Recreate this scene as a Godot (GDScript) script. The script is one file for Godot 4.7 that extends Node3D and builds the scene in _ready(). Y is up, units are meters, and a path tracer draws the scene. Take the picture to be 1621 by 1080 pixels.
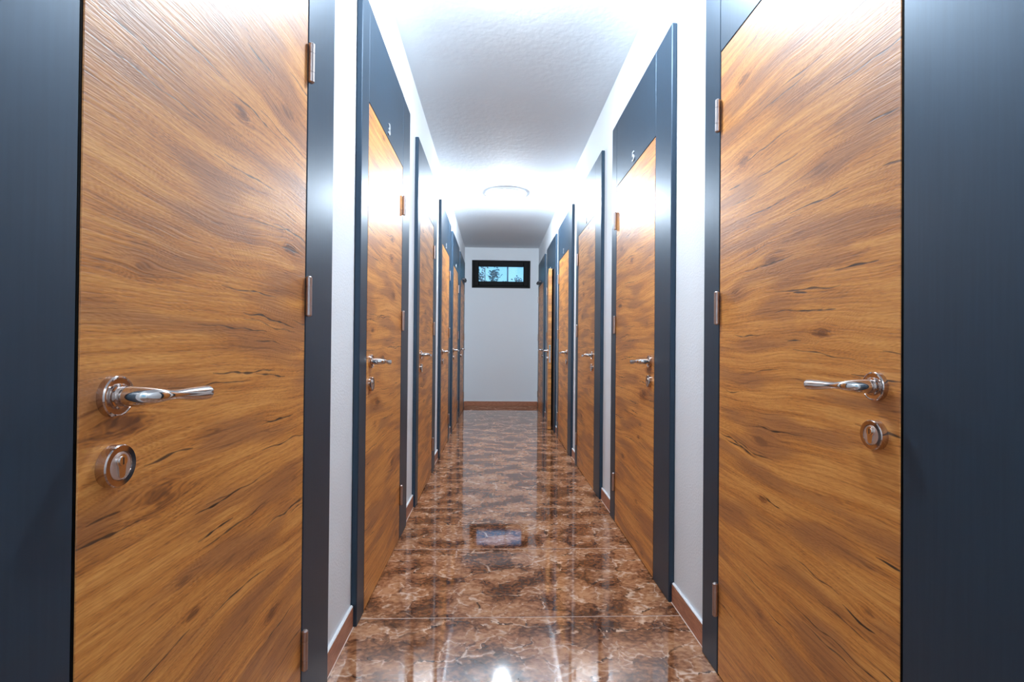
extends Node3D
# A narrow corridor of oak doors in dark casings, seen along its length.
# x runs right, y up; "far" below is the distance into the corridor, which is -z.

const WALL_L := -0.500      # plaster face, left
const WALL_R := 0.708       # plaster face, right
const CEIL := 2.585
const END := 8.16           # plaster face of the end wall
const BACK := -2.10         # plaster face of the wall behind the camera
const CASE := 0.022         # thickness of the casings
const LEAF_W := 0.680
const LEAF_H := 1.903
const CASE_H := 2.275
const GAP := 0.0042

var M := {}
var shared := {}

# ------------------------------------------------------------------ set-up
func _ready() -> void:
	set_camera()
	set_air()
	make_materials()
	build_shell()
	build_floor()
	build_ceiling_lights()
	build_doors()
	build_skirting()
	build_window()
	build_rear_window()
	build_closers()
	build_outdoors()

func set_camera() -> void:
	var cam := Camera3D.new()
	cam.name = "camera"
	cam.keep_aspect = Camera3D.KEEP_HEIGHT
	cam.fov = rad_to_deg(2.0 * atan(540.0 / 790.04))
	cam.near = 0.02
	cam.far = 200.0
	var yaw := 0.0344
	var pitch := 0.0075
	var roll := 0.0087
	var f := Vector3(sin(yaw) * cos(pitch), sin(pitch), -cos(yaw) * cos(pitch))
	var r0 := Vector3(cos(yaw), 0, sin(yaw))
	var u0 := r0.cross(f)
	var r := r0 * cos(roll) + u0 * sin(roll)
	var u := u0 * cos(roll) - r0 * sin(roll)
	cam.transform = Transform3D(Basis(r, u, -f), Vector3(0, 1.0, 0))
	add_child(cam)
	cam.current = true

func set_air() -> void:
	var sky_mat := ProceduralSkyMaterial.new()
	sky_mat.sky_top_color = Color(0.20, 0.62, 0.92)
	sky_mat.sky_horizon_color = Color(0.66, 0.92, 1.0)
	sky_mat.ground_bottom_color = Color(0.25, 0.33, 0.36)
	sky_mat.ground_horizon_color = Color(0.5, 0.68, 0.78)
	sky_mat.sky_energy_multiplier = 1.0
	var sky := Sky.new()
	sky.sky_material = sky_mat
	var env := Environment.new()
	env.background_mode = Environment.BG_SKY
	env.sky = sky
	env.tonemap_mode = Environment.TONE_MAPPER_LINEAR
	env.tonemap_exposure = 1.5
	env.sdfgi_enabled = true
	env.ssao_enabled = true
	env.ssil_enabled = true
	var we := WorldEnvironment.new()
	we.name = "environment"
	we.environment = env
	add_child(we)

# ------------------------------------------------------------------ mesh helpers
func begin() -> SurfaceTool:
	var st := SurfaceTool.new()
	st.begin(Mesh.PRIMITIVE_TRIANGLES)
	return st

func poly(st: SurfaceTool, pts: Array, n: Vector3, us := Vector2(1, 1), uo := Vector2.ZERO, smooth := []) -> void:
	# one flat convex face, wound so that it shows on the side n points to; uv in metres by the main axis of n
	var c: Vector3 = (pts[1] - pts[0]).cross(pts[2] - pts[0])
	var order := range(pts.size())
	if c.dot(n) > 0.0:
		order.reverse()
	var a := n.abs()
	for k in range(1, pts.size() - 1):
		for i in [order[0], order[k], order[k + 1]]:
			var p: Vector3 = pts[i]
			var uv := Vector2(p.x, -p.y)
			if a.x > a.y and a.x > a.z:
				uv = Vector2(p.z, -p.y)
			elif a.y > a.z:
				uv = Vector2(p.x, p.z)
			st.set_uv(uv * us + uo)
			st.set_normal(smooth[i] if smooth else n)
			st.add_vertex(p)

func add_box(st: SurfaceTool, lo: Vector3, hi: Vector3, c := 0.0, us := Vector2(1, 1), uo := Vector2.ZERO) -> void:
	# box with chamfered edges
	var m := (lo + hi) * 0.5
	var h := (hi - lo).abs() * 0.5
	c = minf(c, minf(h.x, minf(h.y, h.z)) * 0.9)
	for i in 3:
		var j := (i + 1) % 3
		var k := (i + 2) % 3
		for s in [-1.0, 1.0]:
			var n := Vector3.ZERO
			n[i] = s
			var pts := []
			for q in [[-1, -1], [1, -1], [1, 1], [-1, 1]]:
				var p := Vector3.ZERO
				p[i] = s * h[i]
				p[j] = q[0] * (h[j] - c)
				p[k] = q[1] * (h[k] - c)
				pts.append(m + p)
			poly(st, pts, n, us, uo)
	if c <= 0.0:
		return
	for i in 3:
		var j := (i + 1) % 3
		var k := (i + 2) % 3
		for sj in [-1.0, 1.0]:
			for sk in [-1.0, 1.0]:
				var n := Vector3.ZERO
				n[j] = sj
				n[k] = sk
				n = n.normalized()
				var pts := []
				for q in [[-1, 0], [1, 0], [1, 1], [-1, 1]]:
					var p := Vector3.ZERO
					p[i] = q[0] * (h[i] - c)
					p[j] = sj * (h[j] - (c if q[1] == 1 else 0.0))
					p[k] = sk * (h[k] - (0.0 if q[1] == 1 else c))
					pts.append(m + p)
				poly(st, pts, n, us, uo)
	for sx in [-1.0, 1.0]:
		for sy in [-1.0, 1.0]:
			for sz in [-1.0, 1.0]:
				var s := Vector3(sx, sy, sz)
				var pts := []
				for i in 3:
					var p := s * (h - Vector3(c, c, c))
					p[i] = s[i] * h[i]
					pts.append(m + p)
				poly(st, pts, s.normalized(), us, uo)

func add_lathe(st: SurfaceTool, profile: Array, at: Vector3, axis: Vector3, segs := 40) -> void:
	# profile: [radius, along] pairs; crisp rings
	axis = axis.normalized()
	var side := axis.cross(Vector3.UP if absf(axis.y) < 0.9 else Vector3.RIGHT).normalized()
	var up := axis.cross(side).normalized()
	for k in profile.size() - 1:
		var a: Array = profile[k]
		var b: Array = profile[k + 1]
		var dr: float = b[0] - a[0]
		var dz: float = b[1] - a[1]
		var l := sqrt(dr * dr + dz * dz)
		if l < 1e-9:
			continue
		for i in segs:
			var t0 := TAU * i / segs
			var t1 := TAU * (i + 1) / segs
			var d0 := side * cos(t0) + up * sin(t0)
			var d1 := side * cos(t1) + up * sin(t1)
			var n0 := (d0 * dz - axis * dr) / l
			var n1 := (d1 * dz - axis * dr) / l
			var pts := [at + d0 * a[0] + axis * a[1], at + d1 * a[0] + axis * a[1], at + d1 * b[0] + axis * b[1], at + d0 * b[0] + axis * b[1]]
			var nn := [n0, n1, n1, n0]
			if a[0] < 1e-6:
				pts.remove_at(1)
				nn.remove_at(1)
			elif b[0] < 1e-6:
				pts.remove_at(3)
				nn.remove_at(3)
			poly(st, pts, (n0 + n1).normalized(), Vector2(1, 1), Vector2.ZERO, nn)

func add_tube(st: SurfaceTool, pts: Array, rad: Array, flat: Array, hint: Vector3, segs := 20) -> void:
	# tube through pts; rad across hint, flat = share of rad along hint
	var rings := []
	var norms := []
	for k in pts.size():
		var t: Vector3 = (pts[mini(k + 1, pts.size() - 1)] - pts[maxi(k - 1, 0)]).normalized()
		var b := t.cross(hint).normalized()
		var h := b.cross(t).normalized()
		var ring := []
		var nr := []
		for i in segs:
			var w := TAU * i / segs
			ring.append(pts[k] + h * (cos(w) * rad[k]) + b * (sin(w) * rad[k] * flat[k]))
			nr.append((h * cos(w) * flat[k] + b * sin(w)).normalized())
		rings.append(ring)
		norms.append(nr)
	for k in pts.size() - 1:
		for i in segs:
			var j := (i + 1) % segs
			poly(st, [rings[k][i], rings[k][j], rings[k + 1][j], rings[k + 1][i]], (norms[k][i] + norms[k][j]).normalized(), Vector2(1, 1), Vector2.ZERO, [norms[k][i], norms[k][j], norms[k + 1][j], norms[k + 1][i]])
	poly(st, rings[0], (pts[0] - pts[1]).normalized())
	poly(st, rings[-1], (pts[-1] - pts[-2]).normalized())

func obj(called: String, mesh: Mesh, mat: Material, parent: Node = self) -> MeshInstance3D:
	var o := MeshInstance3D.new()
	o.name = called
	o.mesh = mesh
	o.material_override = null
	for i in mesh.get_surface_count():
		o.set_surface_override_material(i, mat)
	parent.add_child(o, true)
	return o

func boxobj(called: String, lo: Vector3, hi: Vector3, c: float, mat: Material, parent: Node = self) -> MeshInstance3D:
	var st := begin()
	add_box(st, lo, hi, c)
	return obj(called, st.commit(), mat, parent)

func thing(called: String, at := Vector3.ZERO) -> Node3D:
	var o := Node3D.new()
	o.name = called
	o.position = at
	add_child(o, true)
	return o

func tag(o: Node, label: String, category: String, kind := "", group := "") -> void:
	if label:
		o.set_meta("label", label)
	if category:
		o.set_meta("category", category)
	if kind:
		o.set_meta("kind", kind)
	if group:
		o.set_meta("group", group)

# ------------------------------------------------------------------ materials
func plain(albedo: Color, rough: float, metal := 0.0) -> StandardMaterial3D:
	var m := StandardMaterial3D.new()
	m.albedo_color = albedo
	m.roughness = rough
	m.metallic = metal
	return m

func noise(kind: int, freq: float, seed_: int, octaves := 1) -> FastNoiseLite:
	var n := FastNoiseLite.new()
	n.noise_type = kind
	n.frequency = freq
	n.seed = seed_
	n.fractal_type = FastNoiseLite.FRACTAL_FBM if octaves > 1 else FastNoiseLite.FRACTAL_NONE
	n.fractal_octaves = octaves
	return n

func relief(kind: int, freq: float, seed_: int, strength: float, size := 512) -> NoiseTexture2D:
	var t := NoiseTexture2D.new()
	t.width = size
	t.height = size
	t.seamless = true
	t.as_normal_map = true
	t.bump_strength = strength
	t.noise = noise(kind, freq, seed_, 3)
	return t

func make_materials() -> void:
	var plaster := plain(Color(0.90, 0.92, 0.94), 0.85)
	plaster.normal_enabled = true
	plaster.normal_texture = relief(FastNoiseLite.TYPE_SIMPLEX, 0.06, 5, 4.0)
	plaster.normal_scale = 0.14
	plaster.uv1_triplanar = true
	plaster.uv1_world_triplanar = true
	plaster.uv1_scale = Vector3(2.6, 2.6, 2.6)
	M.plaster = plaster
	var soffit := plain(Color(0.88, 0.91, 0.935), 0.8)
	soffit.normal_enabled = true
	soffit.normal_texture = relief(FastNoiseLite.TYPE_SIMPLEX, 0.02, 9, 7.0)
	soffit.normal_scale = 0.10
	soffit.uv1_triplanar = true
	soffit.uv1_world_triplanar = true
	soffit.uv1_scale = Vector3(1.4, 1.4, 1.4)
	M.soffit = soffit
	var casing := plain(Color(0.18, 0.275, 0.355), 0.40, 0.45)
	casing.albedo_texture = casing_grain()
	casing.uv1_triplanar = true
	casing.uv1_scale = Vector3(1.1, 1.1, 1.1)
	casing.metallic_specular = 0.6
	M.casing = casing
	M.lining = plain(Color(0.09, 0.10, 0.115), 0.6)
	M.wood = []
	for k in 3:
		M.wood.append(wood(11 + 7 * k))
	M.chrome = plain(Color(0.86, 0.83, 0.81), 0.07, 1.0)
	M.nickel = plain(Color(0.78, 0.72, 0.69), 0.08, 1.0)
	M.satin = plain(Color(0.86, 0.80, 0.77), 0.33, 0.85)
	M.digit = plain(Color(0.90, 0.91, 0.93), 0.35, 0.6)
	M.hinge = plain(Color(0.74, 0.69, 0.68), 0.36, 1.0)
	M.closer = plain(Color(0.30, 0.30, 0.32), 0.45, 0.3)
	M.gap_shade = plain(Color(0.015, 0.015, 0.017), 0.8)  # near-black that stands in for shade in the door gaps
	M.gap_shade.metallic_specular = 0.2
	M.slot = plain(Color(0.03, 0.03, 0.03), 0.5)
	M.skirting = skirting_wood()
	M.bead = plain(Color(0.93, 0.94, 0.95), 0.6)
	M.sealant = plain(Color(0.88, 0.80, 0.75), 0.5)
	M.grout = plain(Color(0.82, 0.73, 0.68), 0.6)
	var marble := StandardMaterial3D.new()
	marble.albedo_texture = marble_texture()
	marble.roughness = 0.045
	marble.metallic_specular = 0.62
	M.marble = marble
	M.lamp_white = plain(Color(0.88, 0.88, 0.87), 0.4)
	var dome := plain(Color(0.95, 0.95, 0.94), 0.3)
	dome.emission_enabled = true
	dome.emission = Color(0.96, 0.98, 1.0)
	dome.emission_energy_multiplier = 2.2
	M.dome = dome
	M.black = plain(Color(0.012, 0.012, 0.015), 0.5)
	M.black.metallic_specular = 0.25
	M.black_dull = plain(Color(0.025, 0.028, 0.034), 0.5)
	M.black_dull.metallic_specular = 0.25
	var glass := plain(Color(0.85, 0.95, 1.0, 0.08), 0.02)
	glass.transparency = BaseMaterial3D.TRANSPARENCY_ALPHA
	M.glass = glass
	var leaf := plain(Color(0.06, 0.42, 0.46), 0.6)
	leaf.cull_mode = BaseMaterial3D.CULL_DISABLED
	M.leaf = leaf
	M.bark = plain(Color(0.16, 0.26, 0.28), 0.8)
	M.post = plain(Color(0.16, 0.40, 0.48), 0.6)
	M.ground = plain(Color(0.36, 0.40, 0.36), 0.9)

func image_texture(w: int, h: int, data: PackedByteArray) -> ImageTexture:
	return ImageTexture.create_from_image(Image.create_from_data(w, h, false, Image.FORMAT_RGB8, data))

func casing_grain() -> ImageTexture:
	# faint upright streaks of a pressed dark laminate
	var w := 512
	var h := 128
	var n1 := noise(FastNoiseLite.TYPE_SIMPLEX, 1.0, 3)
	var d := PackedByteArray()
	d.resize(w * h * 3)
	for y in h:
		for x in w:
			var v := 0.96 + 0.018 * n1.get_noise_2d(x * 0.16, y * 0.02) + 0.012 * n1.get_noise_2d(x * 0.9, y * 0.05 + 40.0)
			var b := int(clampf(v, 0.0, 1.0) * 255.0)
			var i := (y * w + x) * 3
			d[i] = b
			d[i + 1] = b
			d[i + 2] = b
	return image_texture(w, h, d)

func wood(seed_: int) -> StandardMaterial3D:
	# oak laminate with the grain lying across the door, with knots and dark checks; 0.70 m by 1.92 m
	var w := 384
	var h := 1920
	var sx := 0.70 / w
	var sy := 1.92 / h
	var rng := RandomNumberGenerator.new()
	rng.seed = seed_
	var n := noise(FastNoiseLite.TYPE_SIMPLEX, 1.0, seed_)
	var n2 := noise(FastNoiseLite.TYPE_SIMPLEX, 1.0, seed_ + 1, 2)
	var knots := []
	for k in 13:
		knots.append([rng.randf_range(0.0, 0.7), (k + rng.randf()) * 1.92 / 13.0, rng.randf_range(0.006, 0.016)])
	var d := PackedByteArray()
	d.resize(w * h * 3)
	var bump := PackedByteArray()
	bump.resize(w * h)
	var dark := Vector3(112, 62, 22)
	var mid := Vector3(197, 124, 52)
	var light := Vector3(230, 164, 86)
	var grey := Vector3(158, 103, 64)
	var warp := PackedFloat32Array()
	warp.resize(w * h)
	for y in h:
		var py := y * sy
		var near := []
		for k in knots:
			if absf(k[1] - py) < 0.10:
				near.append(k)
		for x in w:
			var px := x * sx
			var wp := 0.013 * n.get_noise_2d(px * 1.3, py * 3.0) + 0.0016 * n.get_noise_2d(px * 6.0, py * 24.0 + 50.0)
			var core := 0.0
			for k in near:
				var dx: float = px - k[0]
				var dy: float = py - k[1]
				var q: float = dx * dx / (30.0 * k[2] * k[2]) + dy * dy / (5.0 * k[2] * k[2])
				if q < 6.0:
					wp -= dy * 0.75 * exp(-q)
					core += exp(-q * 6.0) + 0.35 * exp(-q * 0.9) * (0.5 + 0.5 * sin(sqrt(q) * 24.0 + 3.0 * n.get_noise_2d(px * 30.0, py * 60.0)))
			var g := py + wp
			warp[y * w + x] = wp
			var fine := n.get_noise_2d(px * 7.0, g * 640.0)
			var med := n.get_noise_2d(px * 2.6 + 9.0, g * 170.0)
			var broad := n2.get_noise_2d(px * 1.2, g * 34.0)
			var patch := n2.get_noise_2d(px * 1.6 + 20.0, g * 9.0)
			var line := maxf(0.0, 1.0 - absf(n.get_noise_2d(px * 1.9 + 60.0, g * 75.0)) * 5.5)
			var pore := maxf(0.0, n.get_noise_2d(px * 26.0, g * 480.0 + 90.0) - 0.35)
			var t := 0.69 + 0.15 * fine + 0.16 * med + 0.20 * broad + 0.12 * patch - 0.55 * minf(core, 1.0) - line * clampf(0.16 - 0.55 * patch, 0.04, 0.42) - 0.45 * pore
			t = clampf(t, 0.0, 1.0)
			var c := dark.lerp(mid, t / 0.5) if t < 0.5 else mid.lerp(light, (t - 0.5) / 0.5)
			c = c.lerp(grey, clampf(-patch * 0.9, 0.0, 0.55))
			var i := (y * w + x) * 3
			d[i] = int(c.x)
			d[i + 1] = int(c.y)
			d[i + 2] = int(c.z)
			bump[y * w + x] = int(clampf(0.6 + 0.3 * fine + 0.2 * med, 0.0, 1.0) * 255.0)
	# dark checks along the grain
	for k in 58:
		var gx := rng.randf_range(-0.03, 0.66)
		var gy := rng.randf_range(0.02, 1.9)
		var long_ := rng.randf_range(0.05, 0.25)
		var thick := rng.randf_range(0.0005, 0.0016)
		var deep := rng.randf_range(0.55, 0.92)
		var lean := rng.randf_range(-0.03, 0.03)
		for x in range(maxi(0, int(gx / sx)), mini(w - 1, int((gx + long_) / sx))):
			var s := (x * sx - gx) / long_
			var yy := clampi(int(gy / sy), 0, h - 1)
			var cy := gy - warp[yy * w + x] + warp[yy * w + clampi(int(gx / sx), 0, w - 1)] + lean * (x * sx - gx) + 0.0030 * n.get_noise_2d(x * sx * 9.0, k * 13.0)
			var half := thick * sin(PI * s) * (0.8 + 0.7 * n.get_noise_2d(x * sx * 25.0, k * 7.0 + 3.0)) + 0.0003
			var y0 := int((cy - half) / sy) - 1
			for y in range(maxi(0, y0), mini(h - 1, int((cy + half) / sy) + 2)):
				var a := clampf((half + 0.5 * sy - absf(y * sy - cy)) / sy, 0.0, 1.0) * deep
				var i := (y * w + x) * 3
				d[i] = int(lerpf(d[i], 34.0, a))
				d[i + 1] = int(lerpf(d[i + 1], 19.0, a))
				d[i + 2] = int(lerpf(d[i + 2], 12.0, a))
				bump[y * w + x] = int(lerpf(bump[y * w + x], 20.0, a))
	var m := StandardMaterial3D.new()
	m.albedo_texture = image_texture(w, h, d)
	var im := Image.create_from_data(w, h, false, Image.FORMAT_L8, bump)
	im.convert(Image.FORMAT_RGBA8)
	im.bump_map_to_normal_map(0.9)
	m.normal_enabled = true
	m.normal_texture = ImageTexture.create_from_image(im)
	m.normal_scale = 0.35
	m.roughness = 0.43
	m.metallic_specular = 0.66
	return m

func skirting_wood() -> StandardMaterial3D:
	var w := 512
	var h := 64
	var n := noise(FastNoiseLite.TYPE_SIMPLEX, 1.0, 77, 2)
	var d := PackedByteArray()
	d.resize(w * h * 3)
	for y in h:
		for x in w:
			var t := clampf(0.5 + 0.35 * n.get_noise_2d(x * 0.012, y * 0.12) + 0.2 * n.get_noise_2d(x * 0.05, y * 0.5 + 30.0), 0.0, 1.0)
			var c := Vector3(150, 92, 66).lerp(Vector3(202, 140, 108), t)
			var i := (y * w + x) * 3
			d[i] = int(c.x)
			d[i + 1] = int(c.y)
			d[i + 2] = int(c.z)
	var m := StandardMaterial3D.new()
	m.albedo_texture = image_texture(w, h, d)
	m.uv1_scale = Vector3(2.0, 10.0, 1.0)
	m.roughness = 0.35
	return m

func marble_texture() -> ImageTexture:
	# brown stone with pale veins, dark seams and a broken, flecked ground; 1.28 m square
	var s := 1024
	var step := 1.28 / s
	var nw := noise(FastNoiseLite.TYPE_SIMPLEX, 1.0, 21, 4)
	var nb := noise(FastNoiseLite.TYPE_SIMPLEX, 1.0, 22, 5)
	var nf := noise(FastNoiseLite.TYPE_SIMPLEX, 1.0, 24, 4)
	nf.fractal_gain = 0.62
	var cells := noise(FastNoiseLite.TYPE_CELLULAR, 1.0, 25)
	cells.cellular_return_type = FastNoiseLite.RETURN_DISTANCE2_SUB
	cells.cellular_distance_function = FastNoiseLite.DISTANCE_EUCLIDEAN
	var d := PackedByteArray()
	d.resize(s * s * 3)
	var deep := Vector3(84, 50, 31)
	var brown := Vector3(138, 88, 57)
	var tan := Vector3(182, 131, 95)
	var vein := Vector3(222, 194, 174)
	for y in s:
		for x in s:
			var px := x * step
			var py := y * step
			var wx := nw.get_noise_2d(px * 5.0, py * 5.0)
			var wy := nw.get_noise_2d(px * 5.0 + 31.0, py * 5.0 + 7.0)
			var f := nf.get_noise_2d(px * 30.0 + 0.4 * wx, py * 42.0 + 0.4 * wy)
			var qx := px + 0.03 * wx + 0.004 * f
			var qy := py + 0.03 * wy + 0.004 * f
			var b := nb.get_noise_2d(qx * 3.0, qy * 4.2)
			var e1 := 1.0 + cells.get_noise_2d(qx * 4.2, qy * 6.0)
			var e2 := 1.0 + cells.get_noise_2d(qx * 17.0 + 3.0, qy * 21.0)
			var k2 := nf.get_noise_2d(px * 9.0 + 70.0, py * 9.0)
			var t := clampf(0.53 + 0.72 * b + 0.50 * f + 0.16 * (e2 - 0.35), 0.0, 1.0)
			var c := deep.lerp(brown, t / 0.42) if t < 0.42 else brown.lerp(tan, (t - 0.42) / 0.58)
			var r2 := maxf(0.0, 1.0 - e2 * 6.0)
			c = c.lerp(vein if b > -0.05 else deep * 0.7, r2 * clampf(0.35 + 1.1 * k2 + 0.5 * f, 0.0, 0.8))
			var r1 := maxf(0.0, 1.0 - e1 * 15.0)
			c = c.lerp(vein if k2 > -0.12 else deep * 0.6, r1 * clampf(0.55 + 1.0 * wy + 0.4 * f, 0.0, 0.9))
			var i := (y * s + x) * 3
			d[i] = int(clampf(c.x, 0.0, 255.0))
			d[i + 1] = int(clampf(c.y, 0.0, 255.0))
			d[i + 2] = int(clampf(c.z, 0.0, 255.0))
	return image_texture(s, s, d)

# ------------------------------------------------------------------ the doors' places
# distance of each leaf's latch edge, and the widths of the casings on the latch and the hinge side
const LEFT := [0.592, 1.885, 3.180, 4.500, 5.730, 6.950]
const RIGHT := [0.822, 2.130, 3.425, 4.665, 5.865, 7.130]

func latch_case(left: bool, k: int) -> float:
	if k == 0:
		return 0.125 if left else 0.235
	return 0.098 if left else 0.195

func hinge_case(left: bool) -> float:
	return 0.203 if left else 0.112

# ------------------------------------------------------------------ shell
func build_shell() -> void:
	for left in [true, false]:
		var st := begin()
		var x0 := WALL_L - 0.15 if left else WALL_R
		var x1 := WALL_L if left else WALL_R + 0.15
		var xs0 := WALL_L - 0.27 if left else WALL_R + 0.15
		var xs1 := WALL_L - 0.15 if left else WALL_R + 0.27
		add_box(st, Vector3(xs0, -0.15, -END - 0.3), Vector3(xs1, CEIL + 0.15, -BACK + 0.3))
		var far0 := BACK - 0.3
		var places: Array = LEFT if left else RIGHT
		for p in places:
			add_box(st, Vector3(x0, -0.15, -(p - 0.03)), Vector3(x1, LEAF_H + 0.03, -far0))
			far0 = p + LEAF_W + 0.03
		add_box(st, Vector3(x0, -0.15, -END - 0.3), Vector3(x1, LEAF_H + 0.03, -far0))
		add_box(st, Vector3(x0, LEAF_H + 0.03, -END - 0.3), Vector3(x1, CEIL + 0.15, -BACK + 0.3))
		var o := obj("wall_left" if left else "wall_right", st.commit(), M.plaster)
		tag(o, "white plastered corridor wall on the %s, pierced by a row of oak doors" % ("left" if left else "right"), "wall", "structure")
	# end wall with an opening for the small window
	var e := begin()
	add_box(e, Vector3(WALL_L, -0.15, -END - 0.25), Vector3(WALL_R, 1.925, -END))
	add_box(e, Vector3(WALL_L, 2.38, -END - 0.25), Vector3(WALL_R, CEIL, -END))
	add_box(e, Vector3(WALL_L, 1.925, -END - 0.25), Vector3(-0.384, 2.38, -END))
	add_box(e, Vector3(0.572, 1.925, -END - 0.25), Vector3(WALL_R, 2.38, -END))
	tag(obj("wall_end", e.commit(), M.plaster), "white end wall of the corridor below and around the small window", "wall", "structure")
	var r := begin()
	var zb := -BACK
	add_box(r, Vector3(WALL_L, -0.15, zb), Vector3(WALL_R, 0.85, zb + 0.25))
	add_box(r, Vector3(WALL_L, 2.05, zb), Vector3(WALL_R, CEIL, zb + 0.25))
	add_box(r, Vector3(WALL_L, 0.85, zb), Vector3(-0.25, 2.05, zb + 0.25))
	add_box(r, Vector3(0.45, 0.85, zb), Vector3(WALL_R, 2.05, zb + 0.25))
	tag(obj("wall_rear", r.commit(), M.plaster), "white wall behind the camera around the rear window", "wall", "structure")
	var c := begin()
	add_box(c, Vector3(WALL_L, CEIL, -END - 0.25), Vector3(WALL_R, CEIL + 0.15, -BACK + 0.25))
	tag(obj("ceiling", c.commit(), M.soffit), "rough white plaster ceiling above the corridor", "ceiling", "structure")

func build_floor() -> void:
	var f := boxobj("floor", Vector3(WALL_L, -0.15, -END), Vector3(WALL_R, -0.0012, -BACK), 0.0, M.grout)
	tag(f, "polished brown marble tile floor of the corridor with pale joints", "floor", "structure")
	var rng := RandomNumberGenerator.new()
	rng.seed = 4
	var pitch := 0.6135
	var joint := 0.0042
	var line := 1.838 - pitch * 7.0
	while line < END:
		var z0 := maxf(line + joint * 0.5, BACK)
		var z1 := minf(line + pitch - joint * 0.5, END)
		line += pitch
		if z1 - z0 < 0.02:
			continue
		var st := begin()
		# each tile shows its own stretch of the stone, turned one way or another
		var us := Vector2(-1.0 if rng.randf() < 0.5 else 1.0, -1.0 if rng.randf() < 0.5 else 1.0) / 1.28
		var uo := Vector2(rng.randf_range(0.005, 0.05), rng.randf_range(0.005, 0.515))
		uo.x -= (WALL_L if us.x > 0.0 else WALL_R) * us.x
		uo.y -= (-z1 if us.y > 0.0 else -z0) * us.y
		add_box(st, Vector3(WALL_L + 0.002, -0.012, -z1), Vector3(WALL_R - 0.002, 0.0, -z0), 0.0008, us, uo)
		obj("tile", st.commit(), M.marble, f)
	# the threshold strips of tile in the door openings
	for left in [true, false]:
		var places: Array = LEFT if left else RIGHT
		for p in places:
			var st := begin()
			var x0 := WALL_L - 0.15 if left else WALL_R + 0.0
			var x1 := WALL_L if left else WALL_R + 0.15
			add_box(st, Vector3(x0, -0.012, -(p + LEAF_W + 0.03)), Vector3(x1, -0.0005, -(p - 0.03)), 0.0, Vector2(1, 1) / 1.28, Vector2(rng.randf(), rng.randf()))
			obj("threshold_tile", st.commit(), M.marble, f)

# ------------------------------------------------------------------ lamps
func build_ceiling_lights() -> void:
	# one glass dome in view, one over the top edge of the picture, one added behind the camera as fill
	var said := ["round white glass dome lamp glowing on the ceiling far down the corridor", "round white dome lamp on the ceiling above the nearest doors", "added round white dome fill lamp on the ceiling behind the camera"]
	var far := [5.20, 1.93, -1.30]
	var energy := [1.75, 1.85, 0.6]
	var drop := [0.085, 0.036, 0.085]
	var b := begin()
	add_lathe(b, [[0.0, 0.0], [0.212, 0.0], [0.215, 0.004], [0.214, 0.018], [0.204, 0.026], [0.188, 0.027], [0.186, 0.018]], Vector3.ZERO, Vector3.DOWN, 56)
	var base_mesh := b.commit()
	var g := begin()
	var prof := []
	for i in 15:
		var w := PI * 0.5 * i / 14.0
		prof.append([0.186 * cos(w), 0.020 + 0.082 * sin(w)])
	prof[14][0] = 0.0
	add_lathe(g, prof, Vector3.ZERO, Vector3.DOWN, 56)
	var dome_mesh := g.commit()
	for k in 3:
		var t := thing("ceiling_light", Vector3(0.104, CEIL, -far[k]))
		tag(t, said[k], "ceiling lamp", "", "dome lamps along the ceiling")
		obj("base_ring", base_mesh, M.lamp_white, t)
		obj("dome_shade", dome_mesh, M.dome, t)
		var l := OmniLight3D.new()
		l.name = "lamp_light"
		l.position = Vector3(0, -drop[k], 0)
		l.light_color = Color(0.90, 0.955, 1.0)
		l.light_energy = energy[k]
		l.light_size = 0.06
		l.omni_range = 14.0
		l.omni_attenuation = 2.0
		l.shadow_enabled = true
		t.add_child(l)

# ------------------------------------------------------------------ doors
func build_doors() -> void:
	var nth := ["nearest", "second", "third", "fourth", "fifth", "sixth and last"]
	var digits_l := ["", "3", "4", "5", "6", ""]
	var digits_r := ["", "5", "6", "7", "8", ""]
	var n := 0
	for k in 6:
		for left in [true, false]:
			n += 1
			var side := "left" if left else "right"
			var label := "%s oak door from the camera on the %s wall, shut in its dark casing" % [nth[k], side]
			if k == 0:
				label = "nearest oak door on the %s wall, large in the foreground, with chrome lever" % side
			if not left and k == 4:
				label = "oak door standing ajar on the right wall, its edge lit"
			var open := 0.0845 if (not left and k == 4) else 0.0
			door(n, left, k, label, digits_l[k] if left else digits_r[k], open)

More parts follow.
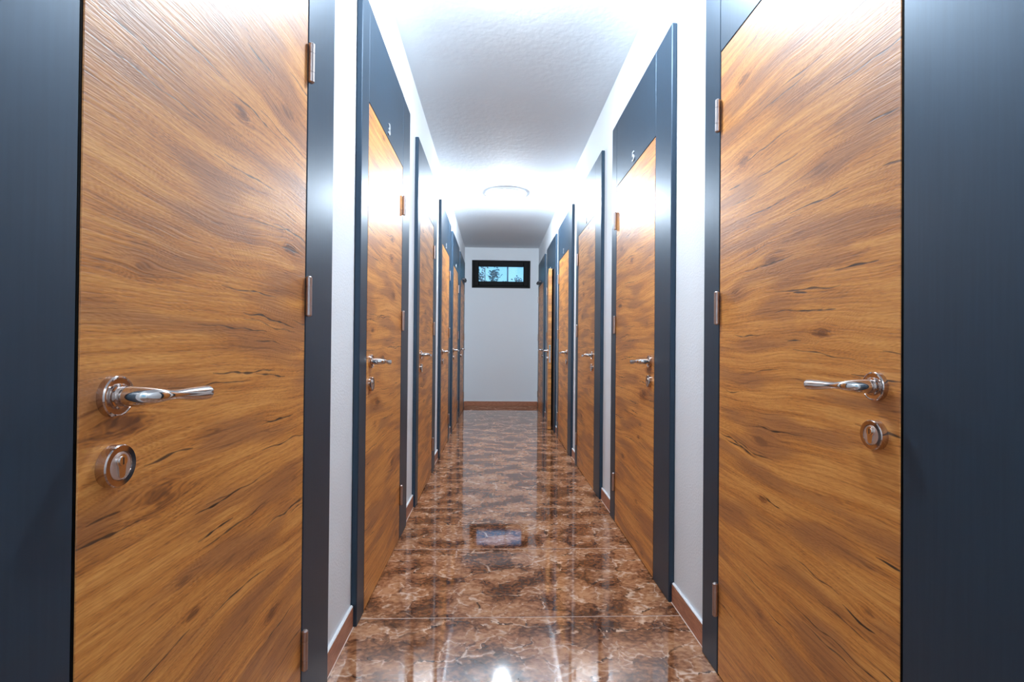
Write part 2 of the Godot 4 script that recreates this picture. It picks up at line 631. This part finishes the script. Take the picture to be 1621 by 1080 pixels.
func door(n: int, left: bool, k: int, label: String, digit: String, open: float) -> void:
	var s := 1.0 if left else -1.0
	var places: Array = LEFT if left else RIGHT
	var x := WALL_L + CASE if left else WALL_R - CASE
	var t := thing("door_%d" % n, Vector3(x, 0, -places[k]))
	t.rotation.y = PI * 0.5 if left else -PI * 0.5
	tag(t, label, "door", "structure")
	var lw := latch_case(left, k)
	var hw := hinge_case(left)
	var key := "%s%.3f" % [side_key(left), lw]
	if not shared.has(key):
		var p := {}
		p.latch_casing = sbox(s, -GAP - lw, -GAP, 0.0, CASE_H, -CASE, 0.0, 0.003)
		p.hinge_casing = sbox(s, LEAF_W + GAP, LEAF_W + GAP + hw, 0.0, CASE_H, -CASE, 0.0, 0.003)
		p.transom_panel = sbox(s, -GAP + 0.0008, LEAF_W + GAP - 0.0008, LEAF_H + GAP, CASE_H, -CASE, -0.0004, 0.0005)
		shared[key] = p
	var pk: Dictionary = shared[key]
	obj("latch_casing", pk.latch_casing, M.casing, t)
	obj("hinge_casing", pk.hinge_casing, M.casing, t)
	var tr := obj("transom_panel", pk.transom_panel, M.casing, t)
	var lk := "lining" + side_key(left)
	if not shared.has(lk):
		shared[lk] = [sbox(s, -0.0295, -GAP, 0.0, LEAF_H + 0.03, -0.15, -CASE - 0.0005, 0.0), sbox(s, LEAF_W + GAP, LEAF_W + 0.0295, 0.0, LEAF_H + 0.03, -0.15, -CASE - 0.0005, 0.0), sbox(s, -GAP, LEAF_W + GAP, LEAF_H + GAP, LEAF_H + 0.0295, -0.15, -CASE - 0.0005, 0.0)]
	for m in shared[lk]:
		obj("jamb_lining", m, M.lining, t)
	var sk := "shade_strip" + side_key(left)
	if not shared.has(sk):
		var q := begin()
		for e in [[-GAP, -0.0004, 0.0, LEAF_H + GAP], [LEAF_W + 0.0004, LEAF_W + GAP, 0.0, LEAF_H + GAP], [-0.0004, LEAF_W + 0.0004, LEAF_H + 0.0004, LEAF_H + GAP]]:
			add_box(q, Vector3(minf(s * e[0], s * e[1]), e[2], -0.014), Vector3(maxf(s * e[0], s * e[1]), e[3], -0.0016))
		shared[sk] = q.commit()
	obj("gap_shade_strip", shared[sk], M.gap_shade, t)  # added dark strips that paint the shade into the gaps round the leaf
	if digit:
		var tm := TextMesh.new()
		var font := SystemFont.new()
		font.font_names = PackedStringArray(["Droid Sans"])
		font.font_weight = 700
		tm.font = font
		tm.text = digit
		tm.font_size = 64
		tm.pixel_size = 0.00105
		tm.depth = 0.004
		var num := obj("number", tm, M.digit, tr)
		num.position = Vector3(s * LEAF_W * 0.5, LEAF_H + 0.046, 0.002)
		num.set_meta("label", "small metal door number " + digit)
	# the leaf turns about its hinge edge
	var wood_mat: Material = M.wood[(k * 2 + (0 if left else 1)) % 3]
	var fk := "leaf%s%d" % [side_key(left), k % 2]
	if not shared.has(fk):
		var st := begin()
		var us := Vector2(1.0 / 0.70, 1.0 / 1.92)
		var uo := Vector2(0.0, 0.0)
		if k % 2 == 1:
			us.x = -us.x
		add_box(st, Vector3(minf(-s * LEAF_W, 0.0), 0.006, -0.040), Vector3(maxf(-s * LEAF_W, 0.0), LEAF_H, -0.0005), 0.0010, us, uo)
		st.generate_tangents()
		shared[fk] = st.commit()
	var leaf := obj("leaf", shared[fk], wood_mat, t)
	leaf.position = Vector3(s * LEAF_W, 0, 0)
	leaf.rotation.y = s * open
	furniture(leaf, s)
	if open > 0.0:
		var fp := boxobj("lock_faceplate", Vector3(-s * LEAF_W - 0.0015, 0.79, -0.030), Vector3(-s * LEAF_W + 0.0015, 1.00, -0.008), 0.0005, M.nickel, leaf)
		fp.set_meta("label", "metal lock plate on the door's edge")
	for y in [1.708, 1.1175, 0.229]:
		if not shared.has("hinge"):
			var st := begin()
			var pr := [[0.0, -0.0515], [0.0045, -0.051], [0.0075, -0.048]]
			for seg in [[-0.048, -0.025], [-0.0235, 0.0235], [0.025, 0.048]]:
				pr.append([0.0078, seg[0]])
				pr.append([0.0078, seg[1]])
				if seg[1] < 0.04:
					pr.append([0.0066, seg[1] + 0.0002])
					pr.append([0.0066, seg[1] + 0.0013])
			pr.append_array([[0.0075, 0.048], [0.0045, 0.051], [0.0, 0.0515]])
			add_lathe(st, pr, Vector3.ZERO, Vector3.UP, 18)
			shared.hinge = st.commit()
		var hg := obj("hinge", shared.hinge, M.hinge, t)
		hg.position = Vector3(s * (LEAF_W + 0.002), y, 0.0085)

func side_key(left: bool) -> String:
	return "l" if left else "r"

func sbox(s: float, a0: float, a1: float, y0: float, y1: float, z0: float, z1: float, c: float) -> ArrayMesh:
	var st := begin()
	add_box(st, Vector3(minf(s * a0, s * a1), y0, z0), Vector3(maxf(s * a0, s * a1), y1, z1), c)
	return st.commit()

func furniture(leaf: Node3D, s: float) -> void:
	# lever handle on a round rose, and a round lock below it
	var key := "furniture%d" % int(s)
	if not shared.has(key):
		var p := {}
		var c := Vector3.ZERO
		var st := begin()
		add_lathe(st, [[0.0262, 0.0], [0.0262, 0.0078], [0.0250, 0.0096], [0.0235, 0.0100], [0.0228, 0.0088], [0.0165, 0.0086], [0.0160, 0.0112], [0.0140, 0.0118], [0.0, 0.0118]], c, Vector3.BACK, 48)
		p.rose = st.commit()
		st = begin()
		# neck straight out of the rose, a tight bend, then a waisted grip that runs towards the hinges
		var pts := []
		var rad := []
		var flat := []
		var stations := [[0.0, 0.009, 0.0126, 1.0], [0.0, 0.020, 0.0128, 1.0], [0.0, 0.030, 0.0126, 1.0], [0.0016, 0.039, 0.0118, 1.0], [0.006, 0.0462, 0.0104, 1.0], [0.013, 0.0505, 0.0088, 0.95], [0.022, 0.0526, 0.0072, 0.9], [0.034, 0.053, 0.0064, 0.9], [0.048, 0.053, 0.0070, 0.85], [0.064, 0.0525, 0.0084, 0.8], [0.082, 0.052, 0.0097, 0.78], [0.098, 0.0515, 0.0104, 0.76], [0.112, 0.051, 0.0104, 0.76], [0.119, 0.051, 0.0099, 0.76], [0.1225, 0.051, 0.0084, 0.76], [0.1238, 0.051, 0.0055, 0.76]]
		for q in stations:
			pts.append(Vector3(s * q[0], -0.006 * smoothstep(0.0, 0.12, q[0]), q[1]))
			rad.append(q[2])
			flat.append(q[3])
		add_tube(st, pts, rad, flat, Vector3.UP, 24)
		p.lever = st.commit()
		st = begin()
		add_lathe(st, [[0.0265, 0.0], [0.0265, 0.0110], [0.0252, 0.0126], [0.0185, 0.0122], [0.0178, 0.0104], [0.0, 0.0104]], c, Vector3.BACK, 48)
		p.lock = st.commit()
		st = begin()
		var out := []
		for i in 15:
			var w := -PI * 0.22 + (PI * 1.44) * i / 14.0
			out.append(Vector2(0.0085 * cos(w), 0.0062 + 0.0085 * sin(w)))
		for i in 7:
			var w := PI + PI * i / 6.0
			out.append(Vector2(0.0050 * cos(w), -0.0105 + 0.0050 * sin(w)))
		prism(st, out, 0.0100, 0.0138)
		var disc := begin()
		add_lathe(disc, [[0.0172, 0.0100], [0.0172, 0.0114], [0.0166, 0.0118], [0.0, 0.0118]], c, Vector3.BACK, 40)
		p.disc = disc.commit()
		p.cylinder = st.commit()
		st = begin()
		add_lathe(st, [[0.0062, 0.0135], [0.0062, 0.0150], [0.0, 0.0150]], Vector3(0, 0.0062, 0), Vector3.BACK, 24)
		p.plug = st.commit()
		st = begin()
		add_box(st, Vector3(-0.0009, 0.0016, 0.0146), Vector3(0.0009, 0.0108, 0.0153), 0.0002)
		p.keyhole = st.commit()
		shared[key] = p
	var pk: Dictionary = shared[key]
	var at := Vector3(-s * (LEAF_W - 0.051), 0.931, -0.0005)
	var low := Vector3(-s * (LEAF_W - 0.051), 0.844, -0.0005)
	var o := obj("handle_rose", pk.rose, M.nickel, leaf)
	o.position = at
	o = obj("lever_handle", pk.lever, M.chrome, leaf)
	o.position = at
	o.set_meta("label", "shiny waisted lever handle")
	o = obj("lock_rose", pk.lock, M.nickel, leaf)
	o.position = low
	o = obj("lock_disc", pk.disc, M.satin, leaf)
	o.position = low
	o = obj("lock_cylinder", pk.cylinder, M.chrome, leaf)
	o.position = low
	o = obj("lock_plug", pk.plug, M.chrome, leaf)
	o.position = low
	o = obj("keyhole", pk.keyhole, M.slot, leaf)
	o.position = low

func prism(st: SurfaceTool, outline: Array, z0: float, z1: float) -> void:
	var top := []
	var mid := Vector3.ZERO
	for q in outline:
		top.append(Vector3(q.x, q.y, z1))
	for i in outline.size():
		var j := (i + 1) % outline.size()
		var a: Vector2 = outline[i]
		var b: Vector2 = outline[j]
		poly(st, [Vector3(0, 0, z1), top[i], top[j]], Vector3.BACK)
		var d := (b - a).normalized()
		poly(st, [Vector3(a.x, a.y, z0), Vector3(b.x, b.y, z0), top[j], top[i]], Vector3(d.y, -d.x, 0))

# ------------------------------------------------------------------ skirting
func build_skirting() -> void:
	for left in [true, false]:
		var t := thing("baseboard_left" if left else "baseboard_right")
		tag(t, "low brown wooden skirting between the doors of the %s wall" % ("left" if left else "right"), "skirting", "structure")
		var places: Array = LEFT if left else RIGHT
		var far0 := BACK
		for k in 7:
			var far1: float = places[k] - GAP - latch_case(left, k) - 0.0005 if k < 6 else END
			skirting_run(t, left, far0, far1)
			if k < 6:
				far0 = places[k] + LEAF_W + GAP + hinge_case(left) + 0.0005
	var e := thing("baseboard_end")
	tag(e, "brown wooden skirting along the foot of the end wall", "skirting", "structure")
	var st := begin()
	add_box(st, Vector3(WALL_L + 0.0105, 0.0, -END), Vector3(WALL_R - 0.0105, 0.074, -END + 0.010), 0.001)
	obj("board", st.commit(), M.skirting, e)
	boxobj("white_bead", Vector3(WALL_L + 0.0105, 0.074, -END), Vector3(WALL_R - 0.0105, 0.082, -END + 0.010), 0.002, M.bead, e)

func skirting_run(t: Node3D, left: bool, far0: float, far1: float) -> void:
	var a := WALL_L if left else WALL_R
	var s := 1.0 if left else -1.0
	var x1 := a + s * 0.010
	boxobj("board", Vector3(minf(a, x1), 0.0, -far1), Vector3(maxf(a, x1), 0.070, -far0), 0.001, M.skirting, t)
	boxobj("white_bead", Vector3(minf(a, x1), 0.070, -far1), Vector3(maxf(a, x1), 0.080, -far0), 0.004, M.bead, t)
	var x2 := x1 + s * 0.003
	boxobj("sealant", Vector3(minf(x1, x2), 0.0, -far1), Vector3(maxf(x1, x2), 0.003, -far0), 0.001, M.sealant, t)

# ------------------------------------------------------------------ windows
func ring(lo: Vector2, hi: Vector2, w: float, z0: float, z1: float, c: float) -> ArrayMesh:
	var st := begin()
	add_box(st, Vector3(lo.x, lo.y, z0), Vector3(lo.x + w, hi.y, z1), c)
	add_box(st, Vector3(hi.x - w, lo.y, z0), Vector3(hi.x, hi.y, z1), c)
	add_box(st, Vector3(lo.x + w, lo.y, z0), Vector3(hi.x - w, lo.y + w, z1), c)
	add_box(st, Vector3(lo.x + w, hi.y - w, z0), Vector3(hi.x - w, hi.y, z1), c)
	return st.commit()

func build_window() -> void:
	var t := thing("window_1", Vector3(0.094, 1.925, -END))
	tag(t, "small black-framed tilt window high in the end wall, looking out on blue sky", "window", "structure")
	obj("frame", ring(Vector2(-0.478, 0.0), Vector2(0.478, 0.455), 0.045, -0.10, -0.02, 0.003), M.black_dull, t)
	# the sash is tilted inwards a little at the top
	var sash := obj("sash", ring(Vector2(-0.440, 0.0), Vector2(0.440, 0.388), 0.074, -0.075, 0.004, 0.006), M.black, t)
	sash.position = Vector3(0, 0.036, -0.012)
	sash.rotation.x = 0.09
	boxobj("pane", Vector3(-0.370, 0.070, -0.052), Vector3(0.370, 0.318, -0.046), 0.0, M.glass, sash)
	boxobj("window_handle", Vector3(-0.012, 0.345, 0.004), Vector3(0.012, 0.375, 0.020), 0.003, M.black_dull, sash)

func build_rear_window() -> void:
	var t := thing("window_2", Vector3(0.10, 0.85, -BACK))
	tag(t, "two-pane window in the wall behind the camera", "window", "structure")
	obj("frame", ring(Vector2(-0.35, 0.0), Vector2(0.35, 1.2), 0.05, 0.06, 0.13, 0.003), M.black_dull, t)
	boxobj("mullion", Vector3(-0.03, 0.05, 0.06), Vector3(0.03, 1.15, 0.13), 0.003, M.black_dull, t)
	for s in [-1, 1]:
		boxobj("pane", Vector3(minf(s * 0.03, s * 0.30), 0.05, 0.092), Vector3(maxf(s * 0.03, s * 0.30), 1.15, 0.098), 0.0, M.glass, t)

func build_closers() -> void:
	# slim bars across the heads of the two last doors
	for left in [true, false]:
		var s := 1.0 if left else -1.0
		var x := WALL_L + CASE if left else WALL_R - CASE
		var places: Array = LEFT if left else RIGHT
		var t := thing("door_closer", Vector3(x, 1.935, -places[5] - 0.46))
		t.rotation.y = PI * 0.5 if left else -PI * 0.5
		tag(t, "slim grey door closer above the last door on the %s" % ("left" if left else "right"), "door closer")
		boxobj("body", Vector3(-0.16, 0.0, 0.0), Vector3(0.16, 0.028, 0.040), 0.003, M.closer, t)
		boxobj("arm", Vector3(-0.15, 0.012, 0.040), Vector3(0.10, 0.024, 0.050), 0.002, M.black_dull, t)

# ------------------------------------------------------------------ out of doors
func build_outdoors() -> void:
	var g := boxobj("ground", Vector3(-30, -0.4, -60), Vector3(30, -0.2, -9.2), 0.0, M.ground)
	tag(g, "open ground outside the end window", "ground", "structure")
	var rng := RandomNumberGenerator.new()
	rng.seed = 31
	leafy("tree", "leafy tree branches seen through the left of the small window", "tree", Vector3(-0.25, -0.2, -12.0), 2.45, [[Vector3(-0.12, 2.85, 0.0), 0.13, 70], [Vector3(0.24, 2.90, 0.0), 0.13, 130], [Vector3(0.18, 2.78, 0.1), 0.10, 60], [Vector3(-0.05, 2.70, 0.1), 0.10, 26], [Vector3(0.0, 3.2, 0.0), 0.25, 120], [Vector3(0.42, 2.68, 0.0), 0.08, 16]], rng)
	leafy("shrub", "leafy bush top seen through the right of the small window", "shrub", Vector3(0.62, -0.2, -12.3), 2.3, [[Vector3(-0.06, 2.72, 0.0), 0.14, 150], [Vector3(0.16, 2.66, 0.0), 0.13, 110]], rng)
	var p := begin()
	add_lathe(p, [[0.0, 0.0], [0.02, 0.0], [0.018, 4.5], [0.0, 4.5]], Vector3.ZERO, Vector3.UP, 14)
	var post := obj("post", p.commit(), M.post)
	post.position = Vector3(0.31, -0.2, -12.6)
	tag(post, "thin upright post outside the small window", "post")

func leafy(called: String, label: String, category: String, at: Vector3, trunk: float, clumps: Array, rng: RandomNumberGenerator) -> void:
	var t := thing(called, at)
	tag(t, label, category)
	var b := begin()
	add_lathe(b, [[0.0, 0.0], [0.05, 0.0], [0.03, trunk], [0.0, trunk + 0.02]], Vector3.ZERO, Vector3.UP, 12)
	for c in clumps:
		add_tube(b, [Vector3(0, trunk - 0.3, 0), Vector3(0, trunk, 0).lerp(c[0], 0.5), c[0]], [0.014, 0.010, 0.005], [1, 1, 1], Vector3(0.3, 0.1, 1).normalized(), 8)
	obj("trunk", b.commit(), M.bark, t)
	var f := begin()
	for c in clumps:
		for i in c[2]:
			var d := Vector3(rng.randfn(), rng.randfn(), rng.randfn()) * 0.5
			var p: Vector3 = c[0] + d.limit_length(1.3) * c[1]
			var ax := Vector3(rng.randfn(), rng.randfn(), rng.randfn()).normalized()
			var u := ax.cross(Vector3(0.3, 1, 0.2)).normalized() * rng.randf_range(0.024, 0.042)
			var v := ax.cross(u).normalized() * u.length() * 0.55
			var nn := u.cross(v).normalized()
			poly(f, [p - u, p - u * 0.2 + v, p + u, p - u * 0.2 - v], nn)
	var o := obj("foliage", f.commit(), M.leaf, t)
	o.set_meta("kind", "stuff")
